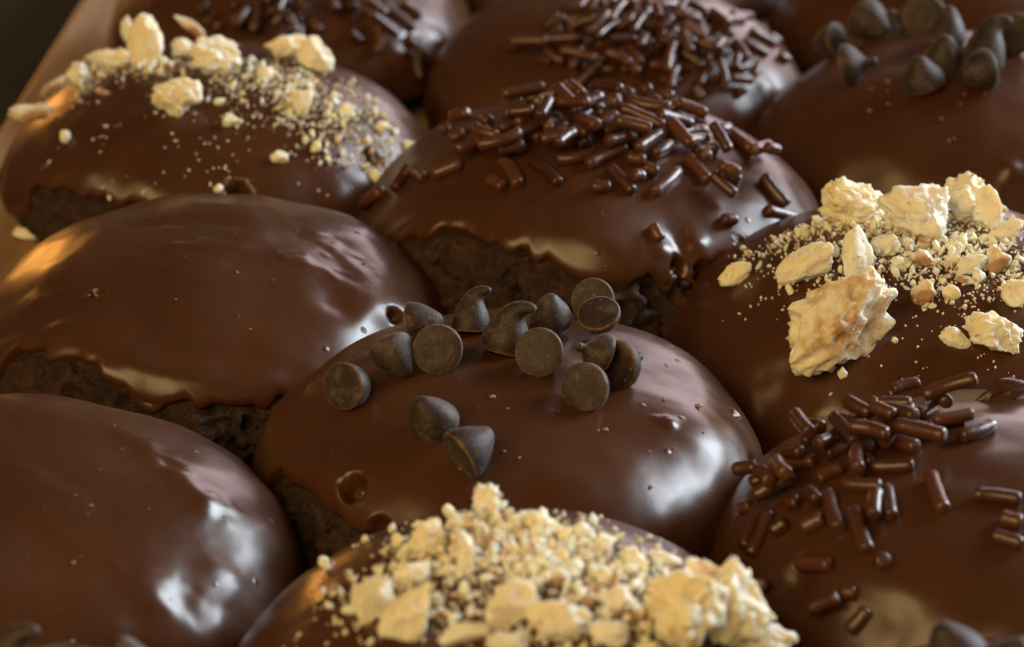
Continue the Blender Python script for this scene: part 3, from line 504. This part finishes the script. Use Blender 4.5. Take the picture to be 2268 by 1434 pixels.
# ---------------------------------------------------------------- materials
def mat(name):
    m = bpy.data.materials.new(name); m.use_nodes = True
    nt = m.node_tree; b = nt.nodes['Principled BSDF']
    return m, nt, b
def node(nt, kind, **kw):
    n = nt.nodes.new(kind)
    for k, v in kw.items():
        if k in n.inputs: n.inputs[k].default_value = v
        else: setattr(n, k, v)
    return n
def coords(nt):
    return node(nt, 'ShaderNodeTexCoord').outputs['Object']
def noise(nt, vec, scale, detail=3, rough=.5):
    n = node(nt, 'ShaderNodeTexNoise'); n.inputs['Scale'].default_value = scale
    n.inputs['Detail'].default_value = detail; n.inputs['Roughness'].default_value = rough
    nt.links.new(vec, n.inputs['Vector']); return n.outputs['Fac']
def ramp(nt, fac, stops):
    r = node(nt, 'ShaderNodeValToRGB'); e = r.color_ramp.elements
    while len(e) < len(stops): e.new(.5)
    for q, (p, c) in zip(e, stops):
        q.position = p; q.color = (*c, 1) if len(c) == 3 else c
    nt.links.new(fac, r.inputs[0]); return r.outputs[0]
def mix(nt, fac, a, b):
    m = node(nt, 'ShaderNodeMix', data_type='RGBA')
    for s, v in ((0, fac), (6, a), (7, b)):
        if hasattr(v, 'is_linked'): nt.links.new(v, m.inputs[s])
        else: m.inputs[s].default_value = v if s == 0 else (*v, 1)
    return m.outputs[2]
def bump(nt, b, height, strength, dist):
    n = node(nt, 'ShaderNodeBump'); n.inputs['Strength'].default_value = strength; n.inputs['Distance'].default_value = dist
    nt.links.new(height, n.inputs['Height'])
    if b.inputs['Normal'].is_linked: nt.links.new(b.inputs['Normal'].links[0].from_socket, n.inputs['Normal'])
    nt.links.new(n.outputs[0], b.inputs['Normal'])
def grey(v): return (v, v, v)

def glaze_material():
    m, nt, b = mat('chocolate_glaze'); v = coords(nt)
    c = ramp(nt, noise(nt, v, 60, 3), [(.3, (.057, .0195, .0070)), (.7, (.075, .0268, .0096))])
    nt.links.new(c, b.inputs['Base Color'])
    r = ramp(nt, noise(nt, v, 70, 5), [(.3, grey(.24)), (.55, grey(.31)), (.75, grey(.40))])
    nt.links.new(r, b.inputs['Roughness'])
    b.inputs['IOR'].default_value = 1.48
    bump(nt, b, noise(nt, v, 300, 2), .05, .0006)
    bump(nt, b, noise(nt, v, 2600, 2), .03, .00015)
    vo = node(nt, 'ShaderNodeTexVoronoi'); vo.inputs['Scale'].default_value = 190; nt.links.new(v, vo.inputs['Vector'])
    sp = ramp(nt, vo.outputs['Distance'], [(.0, grey(1)), (.10, grey(0))])
    bump(nt, b, sp, .5, .00025)
    return m
def cake_material():
    m, nt, b = mat('chocolate_crumb'); v = coords(nt)
    c = ramp(nt, noise(nt, v, 420, 6, .7), [(.34, (.013, .0042, .0018)), (.52, (.038, .0125, .0046)), (.75, (.105, .038, .014))])
    nt.links.new(c, b.inputs['Base Color']); b.inputs['Roughness'].default_value = .62
    bump(nt, b, noise(nt, v, 900, 6, .7), .9, .0009)
    return m
def chip_material():
    m, nt, b = mat('bloomed_dark_chocolate'); v = coords(nt)
    oi = node(nt, 'ShaderNodeObjectInfo'); mu = node(nt, 'ShaderNodeMath', operation='MULTIPLY'); mu.inputs[1].default_value = 37.0
    nt.links.new(oi.outputs['Random'], mu.inputs[0])
    sh = node(nt, 'ShaderNodeVectorMath', operation='ADD'); nt.links.new(v, sh.inputs[0]); nt.links.new(mu.outputs[0], sh.inputs[1])
    f = noise(nt, sh.outputs[0], 1.3, 5, .65)
    c = ramp(nt, f, [(.36, (.026, .0135, .0095)), (.54, (.040, .0225, .0165)), (.70, (.100, .076, .070))])
    sc = noise(nt, sh.outputs[0], 6.0, 4, .65)
    c = mix(nt, ramp(nt, sc, [(.60, grey(0)), (.70, grey(.7))]), c, (.20, .145, .11))
    sx = node(nt, 'ShaderNodeSeparateXYZ'); nt.links.new(v, sx.inputs[0])             # pale rubbed rim round the flat base
    cx = node(nt, 'ShaderNodeCombineXYZ'); nt.links.new(sx.outputs[0], cx.inputs[0]); nt.links.new(sx.outputs[1], cx.inputs[1])
    ln = node(nt, 'ShaderNodeVectorMath', operation='LENGTH'); nt.links.new(cx.outputs[0], ln.inputs[0])
    rim = ramp(nt, ln.outputs['Value'], [(.90, grey(0)), (.97, grey(1))]); low = ramp(nt, sx.outputs[2], [(.06, grey(1)), (.16, grey(0))])
    mm = node(nt, 'ShaderNodeMath', operation='MULTIPLY'); nt.links.new(rim, mm.inputs[0]); nt.links.new(low, mm.inputs[1])
    m2 = node(nt, 'ShaderNodeMath', operation='MULTIPLY'); nt.links.new(mm.outputs[0], m2.inputs[0]); nt.links.new(ramp(nt, noise(nt, v, 3.2, 3), [(.3, grey(.15)), (.65, grey(.9))]), m2.inputs[1])
    c = mix(nt, m2.outputs[0], c, (.20, .125, .075))
    nt.links.new(c, b.inputs['Base Color'])
    nt.links.new(ramp(nt, f, [(.3, grey(.50)), (.7, grey(.66))]), b.inputs['Roughness'])
    b.inputs['IOR'].default_value = 1.42; b.inputs['Sheen Weight'].default_value = .08; b.inputs['Sheen Roughness'].default_value = .4
    bump(nt, b, noise(nt, v, 5, 4), .25, .0003)
    return m
def sprinkle_material():
    m, nt, b = mat('chocolate_sprinkle'); v = coords(nt)
    oi = node(nt, 'ShaderNodeObjectInfo')
    c = ramp(nt, oi.outputs['Random'], [(0, (.050, .0160, .0075)), (1, (.100, .034, .016))])
    nt.links.new(c, b.inputs['Base Color']); b.inputs['Roughness'].default_value = .36
    b.inputs['Coat Weight'].default_value = .2; b.inputs['Coat Roughness'].default_value = .2
    bump(nt, b, noise(nt, v, 900, 3), .35, .0004)
    return m
def nut_material(name, skin, cover=(.42, .55), tan=(.36, .165, .05)):
    m, nt, b = mat(name); v = coords(nt)
    oi = node(nt, 'ShaderNodeObjectInfo')
    f = noise(nt, v, 260, 5, .6)
    c = ramp(nt, f, [(.28, (.82, .64, .33)), (.5, (.89, .79, .54)), (.72, (.91, .87, .74))])
    pale = mix(nt, oi.outputs['Random'], c, ramp(nt, f, [(.3, (.86, .79, .62)), (.7, (.90, .88, .80))]))
    dots = ramp(nt, noise(nt, v, 900, 2), [(.70, grey(0)), (.76, grey(.55))])
    c = mix(nt, dots, pale, (.30, .14, .045))
    if skin:
        s = ramp(nt, noise(nt, v, 170, 4, .6), [(cover[0], grey(0)), (cover[1], grey(.9))])
        c = mix(nt, s, c, tan)
    nt.links.new(c, b.inputs['Base Color']); b.inputs['Roughness'].default_value = .5
    b.inputs['Subsurface Weight'].default_value = .6
    b.inputs['Subsurface Radius'].default_value = (1, .55, .22); b.inputs['Subsurface Scale'].default_value = .0012
    bump(nt, b, noise(nt, v, 800, 4, .6), .4, .0005)
    return m
def dust_material():
    m, nt, b = mat('nut_dust'); v = coords(nt)
    c = ramp(nt, noise(nt, v, 800, 2), [(.32, (.42, .24, .10)), (.45, (.78, .68, .49)), (.65, (.88, .84, .74))])
    nt.links.new(c, b.inputs['Base Color']); b.inputs['Roughness'].default_value = .6
    return m
def speck_material():
    m, nt, b = mat('pale_speck'); b.inputs['Base Color'].default_value = (.30, .17, .095, 1); b.inputs['Roughness'].default_value = .4
    return m
def board_material():
    m, nt, b = mat('pale_wood'); v = coords(nt)
    mp = node(nt, 'ShaderNodeMapping'); mp.inputs['Scale'].default_value = (9, 1, 9); nt.links.new(v, mp.inputs[0])
    f = noise(nt, mp.outputs[0], 14, 6, .6)
    c = ramp(nt, f, [(.3, (.27, .155, .082)), (.55, (.38, .24, .14)), (.75, (.46, .31, .19))])
    nt.links.new(c, b.inputs['Base Color']); b.inputs['Roughness'].default_value = .45
    bump(nt, b, f, .2, .0006)
    return m
def table_material():
    m, nt, b = mat('dark_tabletop'); v = coords(nt)
    f = noise(nt, v, 7, 5)
    nt.links.new(ramp(nt, f, [(.3, (.016, .014, .008)), (.7, (.030, .026, .015))]), b.inputs['Base Color'])
    nt.links.new(ramp(nt, noise(nt, v, 25, 4), [(.3, grey(.35)), (.7, grey(.6))]), b.inputs['Roughness'])
    return m
M = dict(glaze=glaze_material(), cake=cake_material(), chip=chip_material(), sprinkle=sprinkle_material(), nut=nut_material('nut_flesh', False),
         skin=nut_material('nut_with_skin', True), tan=nut_material('nut_lightly_toasted', True, (.45, .60), (.50, .28, .10)), dust=dust_material(), speck=speck_material(), board=board_material(), table=table_material())

# ---------------------------------------------------------------- building helpers
def mesh_from(name, V, F, material, smooth=True):
    me = bpy.data.meshes.new(name)
    me.from_pydata([tuple(v) for v in np.asarray(V).tolist()], [], F)
    me.materials.append(material)
    if smooth: me.polygons.foreach_set('use_smooth', [True] * len(me.polygons))
    me.update(); return me
def link(name, me, parent=None, loc=None, rot=None, scale=None):
    o = bpy.data.objects.new(name, me); col.objects.link(o); o.parent = parent
    if rot is not None:
        m = Matrix([list(r) for r in rot]).to_4x4() @ Matrix.Diagonal((scale, scale, scale, 1)) if scale else Matrix([list(r) for r in rot]).to_4x4()
        m.translation = Vector(loc); o.matrix_local = m
    elif loc is not None: o.location = loc
    return o
def grid_faces(nt, nr, first):
    i = np.arange(nt); j = np.arange(nr - 1)
    I, J = np.meshgrid(i, j, indexing='ij'); I2 = (I + 1) % nt
    a = first + J * nt + I; b = first + J * nt + I2
    return np.stack([a, a + nt, b + nt, b], -1).reshape(-1, 4).tolist()

# ---------------------------------------------------------------- table and board
def box_mesh(x0, x1, y0, y1, z0, z1, r, material, name):
    bm = bmesh.new()
    bmesh.ops.create_cube(bm, size=1, matrix=Matrix.Translation(((x0 + x1) / 2, (y0 + y1) / 2, (z0 + z1) / 2)) @ Matrix.Diagonal((x1 - x0, y1 - y0, z1 - z0, 1)))
    if r: bmesh.ops.bevel(bm, geom=bm.edges[:], offset=r, segments=4, affect='EDGES', profile=.5)
    me = bpy.data.meshes.new(name); bm.to_mesh(me); bm.free(); me.materials.append(material)
    return me
t = link('tabletop', box_mesh(-.9, .9, -.6, 1.2, -.05, -.018, 0, M['table'], 'tabletop')); t['kind'] = 'structure'
b = link('wooden_board', box_mesh(-.137, .137, -.26, .26, -.018, 0, .0015, M['board'], 'wooden_board'))
b.location = (.0504, .10, 0); b.rotation_euler = (0, 0, math.radians(-3.8))
b['label'] = 'pale tan wooden board under the rows of cookies, its left edge showing'; b['category'] = 'board'

# ---------------------------------------------------------------- cookies
LABEL = {
    'A': 'plain chocolate-glazed cookie cut off by the bottom left corner, no topping',
    'B': 'glazed cookie heaped with chopped nuts at the bottom edge, nearest of the nut-topped ones',
    'C': 'glazed cookie with chocolate sprinkles at the lower right, nearest of the sprinkled ones',
    'D': 'plain glossy chocolate-glazed cookie at the left behind the bottom-left one, no topping',
    'E': 'glazed cookie in the middle, ringed with chocolate chips on its top',
    'F': 'glazed cookie with large walnut chunks at the right edge, in sharp focus',
    'G': 'glazed cookie with scattered chopped nuts at the upper left beside the board edge',
    'H': 'glazed cookie with a heap of sprinkles just behind the chip-topped middle cookie',
    'I': 'glazed cookie with chocolate chips at the upper right corner',
    'J': 'blurred sprinkled cookie at the top edge behind the upper-left nut cookie',
    'K': 'sprinkled cookie at the top centre, behind the other heaped sprinkle cookie',
    'L': 'plain blurred cookie at the top right corner behind the chip-topped one',
    'M': 'farthest blurred cookie, a sliver at the top edge between two sprinkled ones',
    'N': 'chip-topped cookie below the bottom left corner, only tips of its chips showing',
    'O': 'chip-topped cookie below the bottom right corner, one chip tip showing'}
ROOT = {}
def glaze_mesh(c):
    NT, NS = 400, 130
    th = np.linspace(-math.pi, math.pi, NT, endpoint=False); ae = edge_angle(c, th)
    s = np.linspace(0, 1, NS); s = np.where(s < .6, s * 1.12, s); s = np.sort(1 - (1 - np.linspace(0.012, 1, NS)) ** 1.25)
    T, Sg = np.meshgrid(th, s); A = Sg * ae[None]
    P, N = dome(c, T, A)
    kern = np.exp(-.5 * (np.arange(-40, 41) / 11.0) ** 2); kern /= kern.sum()
    smooth = np.convolve(np.concatenate([ae[-40:], ae, ae[:40]]), kern, 'valid')
    d = (ae[None] - A) * 18.0; ds = (smooth[None] - A) * 18.0
    ring = np.stack([np.cos(th) * 5, np.sin(th) * 5, th * 0 + c['seed']], -1)
    w = (2.4 + 1.5 * noise3(ring, 91))[None]; bead = np.clip(.42 + .5 * noise3(ring * 1.3, 92), 0, 1)[None]
    roll = lambda q: np.sqrt(np.clip(1 - (1 - np.clip(q, 0, 1)) ** 2, 0, 1))
    thick = GLAZE * (.45 * roll(d / 1.3) + .55 * roll((ds + .3) / (w + .6))) + bead * np.exp(-((ds - 3.3) / 1.8) ** 2)
    thick[-1] = -1.2
    P = P + N * thick[..., None]
    V = np.concatenate([[P[0].mean(0)], P.reshape(-1, 3)]) * S
    F = [(0, 1 + i, 1 + (i + 1) % NT) for i in range(NT)] + grid_faces(NT, NS, 1)
    return mesh_from('glaze', V, F, M['glaze'])
def base_mesh(c):
    NT, NA = 520, 110
    th = np.linspace(-math.pi, math.pi, NT, endpoint=False); ae = edge_angle(c, th)
    a = np.linspace(math.radians(55), math.radians(150), NA)
    T, A = np.meshgrid(th, a)
    P, N = dome(c, T, A)
    free = np.clip((A - ae[None] + .03) / .10, 0, 1)
    rough = fbm(P / 2.0, c['seed'] + 40, 4) * .7 - np.abs(fbm(P / 4.0, c['seed'] + 50, 3)) * .9 + .2
    pits = -3.2 * np.clip(noise3(P / 1.5, c['seed'] + 60) - .32, 0, .5)
    P = P + N * (-.5 * (1 - free) + free * (rough + pits + .35))[..., None]
    P = P + N * (free * .35 * np.abs(noise3(P / .9, c['seed'] + 70)))[..., None]
    P[..., 2] = np.maximum(P[..., 2], 0); P[-1, :, 2] = 0
    V = np.concatenate([[(0, 0, c['zc'] + c['H'] * .55)], P.reshape(-1, 3), [(0, 0, 0)]]) * S
    last = 1 + (NA - 1) * NT
    F = [(0, 1 + i, 1 + (i + 1) % NT) for i in range(NT)] + grid_faces(NT, NA, 1) + [(last + (i + 1) % NT, last + i, len(V) - 1) for i in range(NT)]
    return mesh_from('cookie_base', V, F, M['cake'])
def ico(sub):
    bm = bmesh.new(); bmesh.ops.create_icosphere(bm, subdivisions=sub, radius=1)
    V = np.array([v.co[:] for v in bm.verts]); F = [tuple(v.index for v in f.verts) for f in bm.faces]; bm.free()
    return V, F
ICO = {s: ico(s) for s in (1, 2, 3, 4, 5)}
def crumb_mesh(c):
    """lumps of cake standing out of the bare side below the glaze"""
    rnd = random.Random(c['seed']); Vs, Fs, off = [], [], 0
    V0, F0 = ICO[2]
    th = np.array([rnd.uniform(-math.pi, math.pi) for _ in range(240)]); ae = edge_angle(c, th)
    a = np.minimum(ae + .04 + np.abs([rnd.gauss(0, .28) for _ in th]), 2.55)
    PP, NN = dome(c, th, a)
    for n in range(240):
        P, N = PP[n:n + 1], NN[n:n + 1]; size = .18 + .62 * rnd.random() ** 3
        V = V0 * (1 + .5 * noise3(V0 * 1.9 + n * 3.1, 8)[:, None]) * np.array([rnd.uniform(.7, 1.2), rnd.uniform(.7, 1.2), rnd.uniform(.6, 1)])
        Vs.append(V * size + P[0] + N[0] * rnd.uniform(-.1, .35)); Fs += [tuple(i + off for i in f) for f in F0]; off += len(V0)
    return mesh_from('cake_crumbs', np.concatenate(Vs) * S, Fs, M['cake'])
for k, c in COOKIES.items():
    r = bpy.data.objects.new('glazed_cookie', None); col.objects.link(r)
    r.location = (c['pos'][0] * S, c['pos'][1] * S, 0); r.empty_display_size = .01
    r['label'] = LABEL[k]; r['category'] = 'cookie'; r['group'] = 'chocolate-glazed cookies set out in rows on the board'
    ROOT[k] = r
    base = link('cookie_base', base_mesh(c), r); link('glaze', glaze_mesh(c), r)
    cr = link('cake_crumbs', crumb_mesh(c), base); cr['kind'] = 'stuff'

TOPS = {}
def on_top(c, x, y):
    """surface point and normal of the glaze above local x y"""
    if c['seed'] not in TOPS:
        T, A = np.meshgrid(np.linspace(-math.pi, math.pi, 360, endpoint=False), np.linspace(.02, math.pi / 2, 150), indexing='ij')
        TOPS[c['seed']] = dome(c, T, A)
    P, N = TOPS[c['seed']]
    it = int(round((math.atan2(y, x) + math.pi) / (2 * math.pi) * 360)) % 360
    i = int(np.argmin(np.abs(np.hypot(P[it, :, 0], P[it, :, 1]) - math.hypot(x, y))))
    return P[it, i] + N[it, i] * GLAZE, N[it, i]

# ---------------------------------------------------------------- chocolate chips
CHIP_MESH = {}
for kind in range(4):
    V, F = chip_mesh(kind); CHIP_MESH[kind] = mesh_from('chocolate_chip', V, F, M['chip'])
rnd = random.Random(3)
for (k, kind, pos, axis, roll, r) in CHIPS:
    fr = frame_from(axis, roll) @ np.diag([rnd.uniform(.94, 1.04), rnd.uniform(.92, 1.02), rnd.uniform(.88, 1.06)])
    link('chocolate_chip', CHIP_MESH[kind], ROOT[k], [v * S for v in pos], fr, r * S)

# ---------------------------------------------------------------- sprinkles
def sprinkle_mesh(p, q, r, seed):
    rnd = random.Random(seed); p = np.array(p); q = np.array(q)
    ax = unit(q - p); L = np.linalg.norm(q - p); h = np.array([0, 0, 1.]) if abs(ax[2]) < .8 else np.array([1., 0, 0])
    u = unit(np.cross(h, ax)); w = np.cross(ax, u); bend = rnd.choice((.04, .06, .13)) * rnd.uniform(-1, 1) * L
    fl = rnd.uniform(.22, .5); st = [(-fl, .0), (-fl * .93, .52), (-fl * .62, .82), (-fl * .15, .97)]
    rings = [(s_ * r, k_) for s_, k_ in st] + [(L * f_, 1.0 + rnd.uniform(-.06, .06)) for f_ in (.12, .3, .5, .7, .88)] + [(L - s_ * r, k_) for s_, k_ in reversed(st)]
    n = 14; V = []; F = []
    for (z, kk) in rings:
        cz = p + ax * z + u * bend * math.sin(math.pi * min(max(z / L, 0), 1))
        for i in range(n):
            a = 2 * math.pi * i / n
            V.append(cz + (u * math.cos(a) + w * math.sin(a)) * r * max(kk, .02))
    for j in range(len(rings) - 1):
        for i in range(n):
            a = j * n + i; b = j * n + (i + 1) % n; F.append((a, b, b + n, a + n))
    o = (p + q) / 2
    return (np.array(V) - o) * S, F, o
def add_sprinkle(k, p, q, r, seed):
    V, F, o = sprinkle_mesh(p, q, r, seed)
    link('sprinkle', mesh_from('sprinkle', V, F, M['sprinkle']), ROOT[k], o * S)
for n, (k, p, q, r) in enumerate(SPRINKLES): add_sprinkle(k, p, q, r, n)
rnd = random.Random(8)
LAID = {}
for (k, p, q, r) in SPRINKLES: LAID.setdefault(k, []).append((np.array(p), np.array(q), r))
def clear_of(k, p, q, r):
    u = np.linspace(0, 1, 6)[:, None]; A = p + (q - p) * u
    for (a, b, rr) in LAID.get(k, []):
        if np.linalg.norm(a + b - p - q) > 14: continue
        B = a + (b - a) * u
        if np.linalg.norm(A[:, None] - B[None], axis=-1).min() < (r + rr) * .84: return False
    return True
for (k, cx, cy, sx, sy, cnt, r) in HEAPS:
    c = COOKIES[k]
    for n in range(cnt):
        gx, gy = rnd.gauss(0, .62), rnd.gauss(0, .62)
        P, N = on_top(c, cx + gx * sx, cy + gy * sy); a = rnd.uniform(0, 6.28); l = rnd.uniform(1.1, 3.0); rr = r * rnd.uniform(.9, 1.1)
        t = unit(unit(np.cross(N, np.array([math.cos(a), math.sin(a), .1]))) + N * rnd.uniform(-.25, .35))
        for lift in np.arange(rr * .7, 4.2, .3):                 # settles on whatever already lies there
            p, q = P + N * lift - t * l, P + N * lift + t * l
            if clear_of(k, p, q, rr): break
        else: continue
        LAID.setdefault(k, []).append((p, q, rr)); add_sprinkle(k, p, q, rr, 900 + n)

# ---------------------------------------------------------------- nuts
def nut_shape(sub, seed, style):
    rnd = random.Random(seed); V, F = ICO[sub]; V = V.copy()
    V = V * (1 + .22 * noise3(V * 1.3 + seed, seed)[:, None])
    cuts = {'c': 15, 's': 8, 'w': 7, 'k': 10, 't': 12}[style]
    for i in range(cuts):                                       # broken faces
        n = unit([rnd.gauss(0, 1), rnd.gauss(0, 1), rnd.gauss(0, 1)])
        off = rnd.uniform(.50, .86) if style != 'w' else rnd.uniform(.34, .8)
        d = V @ n - off
        V = V - np.where(d > 0, d * .93, 0)[:, None] * n
    for i in range({'c': 8, 's': 3, 'w': 2, 'k': 7, 't': 8}[style]):    # bites out of the kernel
        n = unit([rnd.gauss(0, 1), rnd.gauss(0, 1), abs(rnd.gauss(0, 1))]); q = n * rnd.uniform(.8, 1.0); rad = rnd.uniform(.25, .5)
        dv = V - q; dist = np.linalg.norm(dv, axis=1)
        V = V - n * (np.clip(1 - dist / rad, 0, 1) ** .7 * rad * .55)[:, None]
    amp = {'c': .125, 's': .06, 'w': .05, 'k': .09, 't': .11}[style]
    if sub > 3:
        nn = unit(V)
        V = V + nn * (amp * fbm(V * 4.2 + seed, seed, 4) + amp * .7 * np.clip(noise3(V * 9 + seed, seed + 3) - .1, 0, 1))[:, None]
    V = V / np.abs(V).max(0)
    return V, F
for (k, pos, dims, X, Y, style, seed) in NUTS:
    big = max(dims) > 1.2
    V, F = nut_shape(5 if max(dims) > 3.6 else (4 if big else 3), 100 + seed, style)
    V = V * np.array(dims) * 1.04
    X = unit(X); Y = unit(Y); Z = np.cross(X, Y)
    V = V @ np.stack([X, Y, Z])
    o = link('nut_piece', mesh_from('nut_piece', V * S, F, M[{'k': 'skin', 't': 'tan'}.get(style, 'nut')]), ROOT[k], [v * S for v in pos])
    if style == 'k' and big: o['label'] = 'walnut piece with brown papery skin'

CLING = {}
rnd = random.Random(5)
for (k, pos, dims, X, Y, style, seed) in NUTS:                 # specks of nut meal clinging to the larger pieces
    if max(dims) < 1.8: continue
    X = unit(X); Y = unit(Y); Z = np.cross(X, Y)
    V, F = nut_shape(4, 100 + seed, style); V = (V * np.array(dims) * 1.03) @ np.stack([X, Y, Z])
    for q in range(int(14 + 8 * max(dims))):
        p = V[rnd.randrange(len(V))] + np.array(pos)
        CLING.setdefault(k, []).append((rnd.uniform(.07, .2) * (1.6 if rnd.random() < .15 else 1), p, rnd.randrange(16), [rnd.uniform(0, 6.28) for _ in range(3)], 1))
CRUMB = [mesh_from('nut_crumb', nut_shape(2, 300 + i, 'c' if i % 2 else 'w')[0] * np.array([1, .72 - .12 * (i % 3), .62 - .1 * (i % 4)]) * S, ICO[2][1], M['skin' if i % 5 == 0 else 'nut'], False) for i in range(16)]
rnd = random.Random(21)
made = {}
scatter = {}
for (k, cx, cy, sx, sy, cnt, s0, s1, hp) in CRUMBS:
    c = COOKIES[k]
    for n in range(cnt):
        gx, gy = rnd.gauss(0, .5), rnd.gauss(0, .5)
        x, y = cx + gx * sx, cy + gy * sy
        if math.hypot(x, y) > c['R'] * .96: continue
        size = s0 + (s1 - s0) * rnd.random() ** 2.2
        P, N = on_top(c, x, y)
        heap = hp * math.exp(-(gx * gx + gy * gy) * 2.5) * rnd.random() if cnt > 60 else 0
        scatter.setdefault(k, []).append((size, P + N * (size * .35 + heap), rnd.randrange(16), [rnd.uniform(0, 6.28) for _ in range(3)], s1))
        if cnt > 20:
            for q in range(4):                                  # dust beside it
                x2, y2 = x + rnd.gauss(0, 1.2), y + rnd.gauss(0, 1.2)
                if math.hypot(x2, y2) > c['R'] * .96: continue
                P, N = on_top(c, x2, y2); sz = rnd.uniform(.08, .26)
                scatter[k].append((sz, P + N * sz * .4, rnd.randrange(16), [rnd.uniform(0, 6.28) for _ in range(3)], s1))
from mathutils import Euler
for k, lst in scatter.items():
    lst.sort(key=lambda e: -e[0]); lst += CLING.get(k, [])
    nutty = k in 'BFG'
    Vs, Fs, off = [], [], 0
    for n, (size, P, var, e, s1) in enumerate(lst):
        R3 = np.array(Euler(e).to_matrix())
        if nutty and n < 290 and size > .3:
            link('nut_crumb', CRUMB[var], ROOT[k], P * S, R3, size)
        else:
            V, F = ICO[1]
            V = V * (1 + .35 * noise3(V * 2 + n, 3)[:, None]) * np.array([1, .8, .7 if nutty else .45])
            Vs.append(V @ R3.T * size + P if nutty else V * size + P); Fs += [tuple(i + off for i in f) for f in F]; off += len(V)
    if Vs:
        o = link('nut_dust' if nutty else 'glaze_speck', mesh_from('nut_dust', np.concatenate(Vs) * S, Fs, M['dust' if nutty else 'speck'], True), ROOT[k])
        o['kind'] = 'stuff'

# a thick ridge of set chocolate on the back of the nearest sprinkled cookie
c = COOKIES['C']; P, N = on_top(c, *RIDGE)
V, F = nut_shape(4, 555, 's'); V = V * np.array([4.2, 1.6, 1.5]); V[:, 2] -= .05 * V[:, 0] ** 2
link('glaze_ridge', mesh_from('glaze_ridge', V * S, F, M['glaze']), ROOT['C'], (P + N * .9) * S, np.array(Matrix.Rotation(math.radians(18), 3, 'Z') @ Matrix.Rotation(math.radians(-14), 3, 'Y')))

# a crumb of nut lying loose on the board
V, F = nut_shape(3, 777, 's'); V = V * np.array([3.0, 2.0, 1.3])
o = link('nut_piece', mesh_from('nut_piece', V * S, F, M['nut']), None, (-.0714, .0945, .00125))
o['label'] = 'small pale nut piece lying loose on the board at the left edge'; o['category'] = 'nut'
